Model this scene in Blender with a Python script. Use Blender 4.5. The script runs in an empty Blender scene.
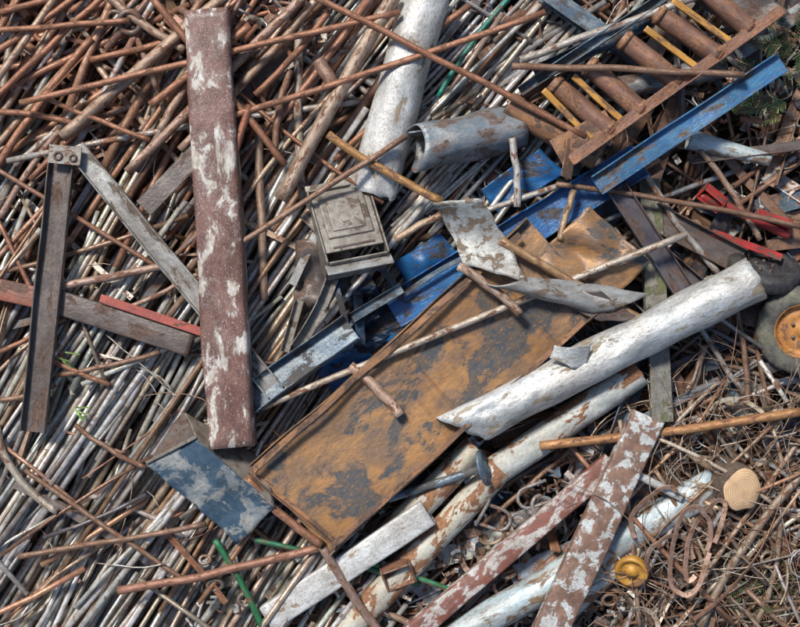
import bpy, math, random
from mathutils import Vector, Matrix, noise
random.seed(11)
R=random.random; U=random.uniform; G=random.gauss
H=14.0
def W(px,py,z):
    s=(H-z)/H
    return Vector(((px-400)/100*s,(313.5-py)/100*s,z))
scene=bpy.context.scene
col=scene.collection

# ------------------------------------------------------------------ materials
class NT:
    def __init__(s,name):
        s.m=bpy.data.materials.new(name); s.m.use_nodes=True
        s.t=s.m.node_tree; s.n=s.t.nodes; s.l=s.t.links
        s.b=s.n['Principled BSDF']
    def new(s,t,**k):
        n=s.n.new(t)
        for a,v in k.items(): setattr(n,a,v)
        return n
    def link(s,a,b): s.l.new(a,b)
    def noise(s,vec,scale,detail=6,rough=.6,dist=0):
        n=s.new('ShaderNodeTexNoise'); n.inputs['Scale'].default_value=scale
        n.inputs['Detail'].default_value=detail; n.inputs['Roughness'].default_value=rough
        n.inputs['Distortion'].default_value=dist
        s.link(vec,n.inputs['Vector']); return n.outputs['Fac']
    def rng(s,v,a,b,c=0,d=1):
        n=s.new('ShaderNodeMapRange'); n.interpolation_type='SMOOTHSTEP'
        n.inputs[1].default_value=a;n.inputs[2].default_value=b;n.inputs[3].default_value=c;n.inputs[4].default_value=d
        s.link(v,n.inputs[0]); return n.outputs[0]
    def mix(s,f,a,b,mode='MIX'):
        n=s.new('ShaderNodeMix',data_type='RGBA',blend_type=mode)
        for i,v in ((0,f),(6,a),(7,b)):
            if isinstance(v,(int,float)): n.inputs[i].default_value=v
            elif isinstance(v,tuple): n.inputs[i].default_value=(*v[:3],1)
            else: s.link(v,n.inputs[i])
        return n.outputs[2]
    def math(s,op,a,b):
        n=s.new('ShaderNodeMath',operation=op)
        for i,v in ((0,a),(1,b)):
            if isinstance(v,(int,float)): n.inputs[i].default_value=v
            else: s.link(v,n.inputs[i])
        return n.outputs[0]

R1=(.27,.12,.05); R2=(.12,.06,.035)
def scrapmat(name,c1,c2,r1=R1,r2=R2,amt=.4,scale=2.5,stretch=.45,rough=.5,metal=0.,dirt=.5,attr=False,speck=.3,spc=(.06,.04,.03),bump=.35,stain=.65,lite=False,grime=.5):
    t=NT(name)
    tc=t.new('ShaderNodeTexCoord'); oi=t.new('ShaderNodeObjectInfo')
    off=t.new('ShaderNodeVectorMath',operation='SCALE'); off.inputs[0].default_value=(37,53,19); t.link(oi.outputs['Random'],off.inputs['Scale'])
    mp=t.new('ShaderNodeMapping'); mp.inputs['Scale'].default_value=(stretch,1,1)
    t.link(tc.outputs['Object'],mp.inputs[0])
    ad=t.new('ShaderNodeVectorMath',operation='ADD'); t.link(mp.outputs[0],ad.inputs[0]); t.link(off.outputs[0],ad.inputs[1])
    v=ad.outputs[0]
    nb=t.noise(v,scale*1.7,3,.6)
    if attr:
        a=t.new('ShaderNodeAttribute',attribute_name='col')
        dk=t.mix(1.,a.outputs['Color'],(.70,.63,.56),'MULTIPLY')
        base=t.mix(t.rng(nb,.35,.65),a.outputs['Color'],dk)
    else:
        base=t.mix(t.rng(nb,.38,.62),c1,c2)
    n3=t.noise(v,scale*9,3 if lite else 5,.7)
    base=t.mix(t.rng(n3,.45,.75,0,dirt),base,(.12,.09,.07))
    nm=t.noise(v,scale,6 if lite else 9,.68,.4)
    th=.5+(.5-amt)*.36
    st=t.rng(nm,th-.07,th+.01,0,stain)
    mask=t.rng(nm,th-.008,th+.014)
    nr=t.noise(v,scale*6,4 if lite else 7,.7)
    rust=t.mix(t.rng(nr,.36,.64),r1,r2)
    base=t.mix(st,base,t.mix(.5,base,r1))
    base=t.mix(mask,base,rust)
    if not lite:
        ns=t.noise(v,scale*22 if scale<8 else scale*9,3,.6)
        base=t.mix(t.rng(ns,.60,.68,0,speck),base,spc)
        nl=t.noise(v,scale*.45,4,.7)
        base=t.mix(t.rng(nl,.38,.62,0,grime),base,t.mix(1.,base,(.46,.40,.35),'MULTIPLY'))
    t.link(base,t.b.inputs['Base Color'])
    rr=t.math('ADD',t.math('MULTIPLY',mask,max(rough,.78)-rough),t.math('MULTIPLY',t.rng(nr,.35,.65),.16))
    rr=t.math('ADD',rr,rough-.08)
    t.link(rr,t.b.inputs['Roughness'])
    if metal>0:
        me=t.new('ShaderNodeMapRange'); me.inputs[3].default_value=metal; me.inputs[4].default_value=.1
        t.link(mask,me.inputs[0]); t.link(me.outputs[0],t.b.inputs['Metallic'])
    if lite: h=nr
    else:
        h=t.math('ADD',t.math('MULTIPLY',mask,-.5),t.math('MULTIPLY',nr,.9))
        h=t.math('ADD',h,t.math('MULTIPLY',n3,.35))
    bp=t.new('ShaderNodeBump'); bp.inputs['Strength'].default_value=bump; bp.inputs['Distance'].default_value=.02 if scale<8 else .012
    t.link(h,bp.inputs['Height']); t.link(bp.outputs[0],t.b.inputs['Normal'])
    return t.m

M={}
M['rods']=scrapmat('mixed_rod_metal',None,None,r1=(.30,.20,.13),r2=(.17,.11,.075),amt=.2,scale=9.,stretch=1,rough=.34,metal=.35,attr=True,dirt=.3,lite=True,stain=.35,bump=.25)
M['rodrust']=scrapmat('rust_rod_metal',None,None,r1=(.31,.145,.075),r2=(.15,.075,.05),amt=.36,scale=9,stretch=1,rough=.42,metal=.25,attr=True,dirt=.35,lite=True,bump=.3)
M['rodhero']=scrapmat('rod_metal',None,None,r1=(.26,.12,.06),r2=(.12,.062,.042),amt=.33,scale=15,stretch=.5,rough=.40,metal=.3,attr=True,dirt=.35,bump=.5,grime=.4,speck=.5,stain=.45)
M['debris']=scrapmat('debris_metal',None,None,r1=(.25,.13,.075),amt=.32,scale=8,stretch=1,rough=.42,metal=.25,attr=True,dirt=.4,lite=True)
M['brownpeel']=scrapmat('brown_paint_peeling',(.13,.058,.045),(.20,.10,.078),r1=(.60,.58,.53),r2=(.38,.31,.25),amt=.36,scale=5,stretch=.55,rough=.38,dirt=.45,spc=(.6,.55,.48),stain=.3,speck=.8)
M['whitepipe']=scrapmat('weathered_white_metal',(.68,.68,.65),(.52,.52,.49),r1=(.34,.27,.19),r2=(.26,.18,.12),amt=.22,scale=6,stretch=.6,rough=.34,metal=.15,dirt=.7,spc=(.20,.14,.08),speck=.85,grime=.45)
M['whitepipe2']=scrapmat('galvanised_white_pipe_metal',(.64,.65,.63),(.48,.50,.49),r1=(.38,.33,.24),r2=(.28,.22,.15),amt=.26,scale=5,stretch=.45,rough=.34,metal=.2,dirt=.7,spc=(.20,.15,.09),speck=.85,grime=.6,bump=.5)
M['whiterust']=scrapmat('white_paint_rusting',(.62,.63,.57),(.46,.49,.45),r1=(.33,.15,.06),r2=(.17,.08,.045),amt=.44,scale=6,stretch=.5,rough=.45,dirt=.55,stain=.4)
M['creamrust']=scrapmat('cream_paint_rusting',(.58,.53,.40),(.54,.54,.47),r1=(.36,.17,.075),r2=(.18,.09,.05),amt=.45,scale=6,stretch=.5,rough=.45,dirt=.55,stain=.45)
M['redwhite']=scrapmat('red_primer_peeling',(.25,.085,.055),(.17,.07,.05),r1=(.56,.54,.50),r2=(.36,.30,.26),amt=.47,scale=7.9,stretch=.5,rough=.55,dirt=.3,stain=.3,speck=.5)
M['brownwhite']=scrapmat('brown_rust_flaking',(.17,.095,.065),(.26,.145,.095),r1=(.58,.60,.58),r2=(.40,.40,.38),amt=.42,scale=7.9,stretch=.9,rough=.55,dirt=.4,stain=.15,speck=.6)
M['bluewhite']=scrapmat('pale_blue_paint',(.42,.52,.55),(.50,.56,.56),r1=(.30,.22,.14),r2=(.17,.11,.075),amt=.34,scale=5.5,stretch=.5,rough=.4,metal=.1,dirt=.65,grime=.6)
M['trough']=scrapmat('ochre_rust_plate',(.40,.205,.075),(.23,.14,.08),r1=(.055,.068,.082),r2=(.14,.105,.075),amt=.41,scale=2.6,stretch=.6,rough=.40,metal=.15,dirt=.5,spc=(.50,.25,.09),speck=.6,stain=.7,grime=.4,bump=.45)
M['ochre']=scrapmat('orange_rust',(.36,.17,.07),(.24,.12,.06),r1=(.16,.09,.055),r2=(.09,.055,.04),amt=.42,scale=7.9,stretch=.5,rough=.6)
M['greyplate']=scrapmat('grey_galvanised_plate',(.50,.51,.48),(.38,.38,.35),r1=(.15,.12,.09),r2=(.25,.18,.12),amt=.42,scale=7.9,stretch=.8,rough=.42,metal=.15,dirt=.5,speck=.8)
M['greychan']=scrapmat('grey_channel_steel',(.40,.40,.38),(.30,.29,.265),r1=(.19,.14,.10),r2=(.10,.08,.065),amt=.32,scale=7,stretch=.45,rough=.36,metal=.3)
M['bluegrey']=scrapmat('blue_grey_steel',(.18,.22,.25),(.27,.28,.28),r1=(.19,.12,.085),r2=(.08,.065,.06),amt=.43,scale=5.6,stretch=.6,rough=.36,metal=.2,speck=.6)
M['slate']=scrapmat('slate_steel_channel',(.08,.13,.18),(.20,.25,.28),r1=(.05,.06,.07),r2=(.13,.11,.095),amt=.42,scale=5.6,stretch=.5,rough=.33,metal=.2,speck=.6)
M['bluestain']=scrapmat('blue_stained_plate',(.21,.24,.25),(.32,.32,.29),r1=(.022,.055,.095),r2=(.05,.09,.125),amt=.52,scale=2.4,stretch=1,rough=.40,metal=.15,speck=.7,stain=.8)
M['darksteel']=scrapmat('dark_steel',(.105,.088,.08),(.155,.13,.115),r1=(.17,.095,.065),r2=(.06,.048,.04),amt=.38,scale=7,stretch=.45,rough=.40,metal=.25,speck=.5)
M['purple']=scrapmat('dark_purple_steel',(.075,.07,.09),(.13,.12,.13),r1=(.15,.09,.065),r2=(.06,.048,.045),amt=.38,scale=6,stretch=.4,rough=.40,metal=.2,speck=.5)
M['blue']=scrapmat('blue_paint',(.008,.09,.28),(.015,.14,.36),r1=(.09,.07,.06),r2=(.025,.035,.05),amt=.32,scale=5.5,stretch=.5,rough=.26,dirt=.4,stain=.4)
M['bluebeam']=scrapmat('worn_blue_paint',(.018,.12,.28),(.04,.17,.31),r1=(.20,.135,.10),r2=(.06,.055,.055),amt=.38,scale=7,stretch=.45,rough=.30,dirt=.5,stain=.4)
M['darkblue']=scrapmat('dark_blue_sheet',(.010,.03,.06),(.02,.055,.11),r1=(.02,.02,.023),r2=(.08,.06,.05),amt=.40,scale=6,stretch=1,rough=.25,dirt=.35)
M['tan']=scrapmat('tan_housing_metal',(.31,.285,.24),(.24,.21,.175),r1=(.16,.11,.08),r2=(.10,.08,.06),amt=.30,scale=7.5,stretch=1,rough=.38,metal=.2,speck=.6,stain=.4)
M['roller']=scrapmat('brown_roller_rust',(.27,.135,.085),(.19,.10,.07),r1=(.36,.17,.08),r2=(.12,.07,.052),amt=.4,scale=7.5,stretch=.5,rough=.40,metal=.2,speck=.5)
M['yellow']=scrapmat('yellow_paint',(.54,.28,.035),(.46,.22,.035),r1=(.24,.12,.055),r2=(.13,.075,.04),amt=.36,scale=10,stretch=.4,rough=.42)
M['moss']=scrapmat('mossy_post',(.20,.195,.165),(.27,.26,.225),r1=(.13,.14,.06),r2=(.17,.17,.095),amt=.36,scale=7,stretch=.8,rough=.9,speck=.7,bump=.8)
M['red']=scrapmat('red_paint',(.44,.032,.028),(.32,.03,.025),r1=(.17,.07,.05),r2=(.08,.045,.035),amt=.36,scale=10,stretch=.5,rough=.32,speck=.6)
M['salmon']=scrapmat('faded_red_paint',(.46,.09,.06),(.38,.09,.065),r1=(.17,.08,.05),r2=(.11,.06,.04),amt=.28,scale=10,stretch=.5,rough=.38)
M['redbeam']=scrapmat('red_brown_beam_paint',(.30,.10,.06),(.22,.09,.06),r1=(.16,.09,.06),r2=(.10,.06,.045),amt=.36,scale=7,stretch=.5,rough=.42,metal=.1)
M['rubber']=scrapmat('old_rubber',(.022,.022,.025),(.04,.04,.042),r1=(.07,.062,.05),r2=(.05,.045,.04),amt=.3,scale=5,stretch=1,rough=.55)
M['tyremoss']=scrapmat('mossy_rubber',(.15,.145,.12),(.09,.087,.08),r1=(.125,.13,.08),r2=(.20,.185,.14),amt=.4,scale=10,stretch=1,rough=.8)
M['bark']=scrapmat('tree_bark',(.18,.13,.09),(.11,.075,.055),r1=(.24,.18,.13),r2=(.08,.06,.045),amt=.4,scale=7.9,stretch=.5,rough=.95,bump=1)
M['hub']=scrapmat('orange_wheel_rim',(.52,.23,.05),(.42,.18,.045),r1=(.24,.12,.06),r2=(.14,.075,.045),amt=.34,scale=10,stretch=1,rough=.5)

def woodmat():
    t=NT('cut_wood_face'); tc=t.new('ShaderNodeTexCoord')
    w=t.new('ShaderNodeTexWave',wave_type='RINGS',rings_direction='Z'); w.inputs['Scale'].default_value=13
    w.inputs['Distortion'].default_value=1.6; w.inputs['Detail'].default_value=3
    t.link(tc.outputs['Object'],w.inputs[0])
    c=t.mix(w.outputs['Fac'],(.66,.45,.26),(.50,.31,.165))
    n=t.noise(tc.outputs['Object'],7,6,.7)
    c=t.mix(t.rng(n,.45,.65,0,.5),c,(.34,.21,.12))
    t.link(c,t.b.inputs['Base Color']); t.b.inputs['Roughness'].default_value=.85
    return t.m
M['wood']=woodmat()
def groundmat():
    t=NT('scrapyard_dirt'); tc=t.new('ShaderNodeTexCoord'); v=tc.outputs['Object']
    n=t.noise(v,3,8,.7); n2=t.noise(v,.2,4,.6)
    c=t.mix(t.rng(n,.35,.65),(.018,.015,.013),(.05,.038,.03))
    c=t.mix(t.rng(n2,.4,.6,0,.4),c,(.07,.058,.046))
    t.link(c,t.b.inputs['Base Color']); t.b.inputs['Roughness'].default_value=.95
    bp=t.new('ShaderNodeBump'); bp.inputs['Distance'].default_value=.05; t.link(n,bp.inputs['Height']); t.link(bp.outputs[0],t.b.inputs['Normal'])
    return t.m
M['ground']=groundmat()

# ------------------------------------------------------------------ mesh builder
class MB:
    def __init__(s): s.v=[];s.f=[];s.c=[];s.sm=[]
    def addv(s,vs,c):
        o=len(s.v); s.v.extend(vs); s.c.extend([c]*len(vs)); return o
    def tube(s,path,r,n=8,c=(.3,.3,.3),hollow=True,taper=1.0):
        K=len(path); rings=[]
        for i,p in enumerate(path):
            t=(path[min(i+1,K-1)]-path[max(i-1,0)]).normalized()
            up=Vector((0,0,1)) if abs(t.z)<.9 else Vector((1,0,0))
            a=t.cross(up).normalized(); b=a.cross(t)
            rr=r*(1+(taper-1)*i/(K-1))
            o=s.addv([p+(a*math.cos(2*math.pi*k/n)+b*math.sin(2*math.pi*k/n))*rr for k in range(n)],c)
            rings.append((o,a,b,t,p,rr))
        for i in range(K-1):
            o,q=rings[i][0],rings[i+1][0]
            for k in range(n):
                k2=(k+1)%n; s.f.append((o+k,o+k2,q+k2,q+k)); s.sm.append(True)
        for e,sg in ((0,1),(K-1,-1)):
            o,a,b,t,p,rr=rings[e]
            if hollow:
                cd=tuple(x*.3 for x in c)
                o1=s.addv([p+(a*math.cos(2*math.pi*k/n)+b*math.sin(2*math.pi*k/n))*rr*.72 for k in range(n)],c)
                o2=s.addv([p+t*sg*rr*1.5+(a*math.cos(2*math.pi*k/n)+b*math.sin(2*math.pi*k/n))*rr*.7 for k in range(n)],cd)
                for k in range(n):
                    k2=(k+1)%n
                    for x,y in ((o,o1),(o1,o2)):
                        s.f.append((x+k,y+k,y+k2,x+k2) if sg==1 else (x+k,x+k2,y+k2,y+k)); s.sm.append(False)
                s.f.append(tuple(o2+k for k in range(n))); s.sm.append(False)
            else:
                s.f.append(tuple(o+k for k in range(n))); s.sm.append(False)
    def box(s,mat,l,w,h,c):
        vs=[mat@Vector((x*l/2,y*w/2,z*h/2)) for x in(-1,1) for y in(-1,1) for z in(-1,1)]
        o=s.addv(vs,c)
        for f in ((0,1,3,2),(4,6,7,5),(0,4,5,1),(2,3,7,6),(0,2,6,4),(1,5,7,3)):
            s.f.append(tuple(o+i for i in f)); s.sm.append(False)
    def plate(s,mat,l,w,t,c,cr=.1,n=6):
        sd=Vector((U(0,99),U(0,99),U(0,99))); cv=G(0,1.2)
        o=len(s.v)
        for side in(0,1):
            vs=[]
            for i in range(n+1):
                for j in range(n+1):
                    x=(i/n-.5)*l; y=(j/n-.5)*w
                    z=noise.noise(Vector((x*4,y*4,0))+sd)*cr+cv*x*x
                    e=.03 if i in(0,n) or j in(0,n) else 0
                    vs.append(mat@Vector((x+noise.noise(sd+Vector((x*9,y*9,3)))*e*2,y+noise.noise(sd+Vector((x*9,y*9,8)))*e*2,z-side*t)))
            s.addv(vs,c)
        m=(n+1)**2
        for i in range(n):
            for j in range(n):
                a=o+i*(n+1)+j; s.f.append((a,a+n+1,a+n+2,a+1)); s.f.append((a+m,a+m+1,a+m+n+2,a+m+n+1)); s.sm+=[False,False]
        b=[i*(n+1) for i in range(n+1)]+[n*(n+1)+j for j in range(1,n+1)]+[i*(n+1)+n for i in range(n-1,-1,-1)]+[j for j in range(n-1,0,-1)]
        for k in range(len(b)):
            p,q=b[k],b[(k+1)%len(b)]; s.f.append((o+p,o+p+m,o+q+m,o+q)); s.sm.append(False)
    def prof(s,mat,L,pts,c,N=6,b=0.):
        m=len(pts); o=len(s.v); sd=Vector((U(0,99),U(0,99),0))
        for i in range(N+1):
            x=-L/2+L*i/N; u=2*i/N-1; dy=b*(1-u*u); dz=noise.noise(sd+Vector((x*1.5,0,0)))*.03
            tw=noise.noise(sd+Vector((x,9,0)))*.3; ct,st=math.cos(tw),math.sin(tw)
            s.addv([mat@Vector((x,y*ct-z*st+dy,y*st+z*ct+dz)) for y,z in pts],c)
        for i in range(N):
            for k in range(m):
                k2=(k+1)%m; q=o+i*m; s.f.append((q+m+k,q+m+k2,q+k2,q+k)); s.sm.append(False)
        s.f.append(tuple(o+k for k in range(m))); s.f.append(tuple(o+N*m+k for k in reversed(range(m)))); s.sm+=[False,False]
    def ring(s,mat,Rr,r,n=16,m=6,c=(.2,.1,.05),arc=1.0,sy=1.0):
        o=len(s.v); N=n if arc>=1 else n+1
        for i in range(N):
            a=2*math.pi*arc*i/n
            s.addv([mat@Vector(((Rr+r*math.cos(2*math.pi*k/m))*math.cos(a),(Rr+r*math.cos(2*math.pi*k/m))*math.sin(a)*sy,r*math.sin(2*math.pi*k/m))) for k in range(m)],c)
        for i in range(n):
            i2=(i+1)%N if arc>=1 else i+1
            for k in range(m):
                k2=(k+1)%m
                s.f.append((o+i*m+k,o+i2*m+k,o+i2*m+k2,o+i*m+k2)); s.sm.append(True)
    def strip(s,pts,w,t,c,twist=0.,ph=None):
        K=len(pts); o=len(s.v); ph=U(-.6,.6) if ph is None else ph
        for i,p in enumerate(pts):
            d=(pts[min(i+1,K-1)]-pts[max(i-1,0)]).normalized()
            up=Vector((0,0,1)) if abs(d.z)<.9 else Vector((1,0,0))
            a=d.cross(up).normalized(); b=a.cross(d)
            an=ph+twist*i/K; a2=a*math.cos(an)+b*math.sin(an); b2=b*math.cos(an)-a*math.sin(an)
            s.addv([p+a2*w/2+b2*t/2,p-a2*w/2+b2*t/2,p-a2*w/2-b2*t/2,p+a2*w/2-b2*t/2],c)
        for i in range(K-1):
            for k in range(4):
                k2=(k+1)%4
                s.f.append((o+i*4+k,o+i*4+k2,o+i*4+4+k2,o+i*4+4+k)); s.sm.append(False)
        e=o+(K-1)*4
        s.f.append((o+3,o+2,o+1,o)); s.f.append((e,e+1,e+2,e+3)); s.sm+= [False,False]
    def obj(s,name,mat,parent=None,recenter=False):
        me=bpy.data.meshes.new(name)
        ctr=Vector((0,0,0)); vs=s.v
        if recenter:
            ctr=sum(s.v,Vector())/len(s.v); vs=[v-ctr for v in s.v]
        me.from_pydata([tuple(v) for v in vs],[],s.f)
        me.polygons.foreach_set('use_smooth',s.sm)
        ca=me.color_attributes.new('col','FLOAT_COLOR','POINT')
        fl=[]
        for c in s.c: fl.extend((c[0],c[1],c[2],1))
        ca.data.foreach_set('color',fl)
        me.update()
        ob=bpy.data.objects.new(name,me); col.objects.link(ob); ob.location=ctr
        me.materials.append(mat)
        if parent: ob.parent=parent
        return ob

def empty(name,loc=(0,0,0)):
    e=bpy.data.objects.new(name,None); col.objects.link(e); e.location=loc
    e.empty_display_size=.2
    return e
def adopt(e,obs):
    bpy.context.view_layer.update()
    for o in obs:
        o.parent=e; o.matrix_parent_inverse=Matrix.Translation(e.location).inverted()

def prof(kind,w,h,t):
    if kind=='box': return [(-w/2,-h/2),(w/2,-h/2),(w/2,h/2),(-w/2,h/2)]
    if kind=='chan': return [(-w/2,0),(w/2,0),(w/2,h),(w/2-t,h),(w/2-t,t),(-w/2+t,t),(-w/2+t,h),(-w/2,h)]
    if kind=='angle': return [(0,0),(w,0),(w,t),(t,t),(t,h),(0,h)]
    if kind=='flat': return [(-w/2,-t/2),(w/2,-t/2),(w/2,t/2),(-w/2,t/2)]
    if kind=='ibeam': return [(-w/2,-h/2),(w/2,-h/2),(w/2,-h/2+t),(t/2,-h/2+t),(t/2,h/2-t),(w/2,h/2-t),(w/2,h/2),(-w/2,h/2),(-w/2,h/2-t),(-t/2,h/2-t),(-t/2,-h/2+t),(-w/2,-h/2+t)]
def frame(p1,p2,roll):
    x=(p2-p1).normalized(); up=Vector((0,0,1))
    y=up.cross(x).normalized(); z=x.cross(y)
    m=Matrix((x,y,z)).transposed().to_4x4()
    m=m@Matrix.Rotation(math.radians(roll),4,'X')
    m.translation=(p1+p2)/2
    return m
def bar(name,kind,a,b,w,mat,h=None,t=1.2,roll=0,dent=.0,df=1.5,sag=0,sagy=0,N=28,taper=1,rag=0,sides=28,cut=0,crush=0,crush2=0):
    p1=W(*a);p2=W(*b); L=(p2-p1).length; w=w/100; h=(h or w*100*.5)/100; t=t/100
    seed=Vector((U(0,99),U(0,99),0))
    vs=[];fs=[];sm=[]
    hollow = kind in('tube','rhs')
    if kind=='tube':
        pr=[(math.cos(2*math.pi*k/sides)*w/2,math.sin(2*math.pi*k/sides)*w/2) for k in range(sides)]
        pi_=[(y*(1-2*t/w),z*(1-2*t/w)) for y,z in pr]
    elif kind=='rhs':
        pr=[]
        rc=min(w,h)*.14
        for cx,cy,a0 in ((1,1,0),(-1,1,90),(-1,-1,180),(1,-1,270)):
            for k in range(4):
                an=math.radians(a0+k*30); pr.append((cx*(w/2-rc)+rc*math.cos(an),cy*(h/2-rc)+rc*math.sin(an)))
        pi_=[(y*(1-2*t/w),z*(1-2*t/h)) for y,z in pr]
    else: pr=prof(kind,w,h,t); pi_=None
    def defo(x,y,z,e):
        u=x/L+.5; s=1+(taper-1)*u
        v=Vector((x,y*s,z*s))
        for cc,uu in ((crush,u),(crush2,1-u)):
            if cc:
                k=cc*max(0,1-uu*4.5)**1.3
                v.z*=1-.75*k; v.y*=1+.14*k
                v.z+=.35*k*noise.noise(Vector((y*7,x*3,2))+seed)*w
        arch=1-(2*u-1)**2
        v.z-=sag/100*arch; v.y+=sagy/100*arch
        if dent:
            q=Vector((x*df,y*df*2,z*df*2))+seed
            v+=Vector((0,noise.noise(q),noise.noise(q+Vector((9,3,5)))))*dent/100*2
            dd=noise.noise(Vector((x*df*2.2,y*6,z*6))-seed)
            if dd>.25: v.z-=(dd-.25)*dent/100*5
        if cut: v.x+=cut*y*max(0,1-u*3)
        if rag and e: v.x+=noise.noise(Vector((y*14,z*14,e*7))+seed)*rag/100*2
        return v
    m=len(pr)
    sets=[pr]+([pi_] if hollow else [])
    for si,P in enumerate(sets):
        for i in range(N+1):
            x=-L/2+L*i/N
            for (y,z) in P: vs.append(defo(x,y,z,-1 if i==0 else (1 if i==N else 0)))
    nr=(N+1)*m
    for i in range(N):
        for k in range(m):
            k2=(k+1)%m; q=(i*m+k,i*m+k2,(i+1)*m+k2,(i+1)*m+k)
            fs.append(q[::-1]); sm.append(hollow)
            if hollow: fs.append(tuple(nr+j for j in q)); sm.append(hollow)
    if hollow:
        for k in range(m):
            k2=(k+1)%m
            fs.append((k,k2,nr+k2,nr+k)); sm.append(False)
            e=N*m; fs.append((e+k,nr+e+k,nr+e+k2,e+k2)); sm.append(False)
    else:
        fs.append(tuple(range(m))); fs.append(tuple(range(nr-1,nr-m-1,-1))); sm+=[False,False]
    me=bpy.data.meshes.new(name); me.from_pydata([tuple(v) for v in vs],[],fs)
    me.polygons.foreach_set('use_smooth',sm); me.update()
    me.materials.append(mat)
    ob=bpy.data.objects.new(name,me); col.objects.link(ob); ob.matrix_world=frame(p1,p2,roll)
    if not hollow:
        bv=ob.modifiers.new('edge','BEVEL'); bv.width=.004; bv.segments=1; bv.limit_method='ANGLE'; bv.angle_limit=math.radians(50)
    return ob

def patch(name,cs,mat,fz=None,cr=0.,cf=2.,th=.012,nu=24,nv=24,rag=.02,fl=False):
    P=[W(*c) for c in cs]; seed=Vector((U(0,99),U(0,99),U(0,99)))
    ctr=sum(P,Vector())/4; vs=[];fs=[]
    nrm=(P[1]-P[0]).cross(P[3]-P[0]).normalized()
    if nrm.z<0: nrm=-nrm
    for i in range(nu+1):
        for j in range(nv+1):
            u=i/nu;v=j/nv
            p=P[0]*(1-u)*(1-v)+P[1]*u*(1-v)+P[2]*u*v+P[3]*(1-u)*v
            if fz: p=p+nrm*fz(u,v)
            if cr:
                q=p*cf+seed
                p=p+nrm*(abs(noise.noise(q))-.25+.5*noise.noise(q*2.3))*cr
            if rag and (i in(0,nu) or j in(0,nv)):
                p=p+Vector((noise.noise(p*6+seed),noise.noise(p*6-seed),0))*rag
            vs.append(p-ctr)
    for i in range(nu):
        for j in range(nv):
            a=i*(nv+1)+j; fs.append((a,a+1,a+nv+2,a+nv+1))
    me=bpy.data.meshes.new(name); me.from_pydata([tuple(v) for v in vs],[],fs); me.update()
    me.polygons.foreach_set('use_smooth',[not fl]*len(fs))
    me.materials.append(mat)
    ob=bpy.data.objects.new(name,me); col.objects.link(ob); ob.location=ctr
    so=ob.modifiers.new('thick','SOLIDIFY'); so.thickness=th; so.offset=0
    return ob

def lathe(name,prf,mat,loc,tilt=(0,0,0),n=48,bumpf=None):
    vs=[];fs=[]
    m=len(prf)
    for i in range(n):
        a=2*math.pi*i/n
        for k,(r,z) in enumerate(prf):
            rr=r+(bumpf(a,k) if bumpf else 0)
            vs.append((rr*math.cos(a),rr*math.sin(a),z))
    for i in range(n):
        i2=(i+1)%n
        for k in range(m-1): fs.append((i*m+k,i2*m+k,i2*m+k+1,i*m+k+1))
    me=bpy.data.meshes.new(name); me.from_pydata(vs,[],fs); me.update()
    me.polygons.foreach_set('use_smooth',[True]*len(fs)); me.materials.append(mat)
    ob=bpy.data.objects.new(name,me); col.objects.link(ob); ob.location=loc
    ob.rotation_euler=[math.radians(x) for x in tilt]
    return ob

# ------------------------------------------------------------------ palettes
SIL=[(.58,.575,.54),(.68,.67,.63),(.47,.47,.44),(.58,.54,.46),(.52,.46,.37),(.38,.38,.36),(.72,.71,.66),(.42,.33,.25),(.56,.56,.53),(.48,.48,.46),(.64,.63,.59),(.30,.18,.11),(.28,.26,.24)]
RUS=[(.36,.175,.105),(.42,.21,.13),(.32,.155,.095),(.42,.29,.21),(.50,.39,.30),(.25,.13,.085),(.36,.21,.14),(.54,.50,.44),(.18,.11,.085),(.38,.365,.345),(.40,.185,.11),(.46,.34,.25),(.30,.27,.25)]
MIXC=[(.46,.48,.47),(.34,.37,.39),(.58,.58,.56),(.32,.17,.10),(.26,.18,.135),(.40,.31,.24),(.14,.115,.105),(.52,.50,.47),(.25,.29,.33)]
DRK=[(.13,.09,.07),(.22,.13,.085),(.30,.175,.12),(.10,.095,.105),(.34,.285,.24),(.17,.16,.165),(.27,.155,.10),(.44,.415,.38),(.08,.12,.16)]
TW=[(.28,.19,.12),(.40,.29,.20),(.20,.13,.085),(.52,.44,.34),(.13,.095,.075),(.31,.165,.095),(.60,.53,.44),(.25,.225,.195),(.10,.075,.06),(.36,.35,.33)]
def jit(c,k=.15):
    f=1+U(-k,k); return tuple(max(.01,x*f*(1+U(-.05,.05))) for x in c)

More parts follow.
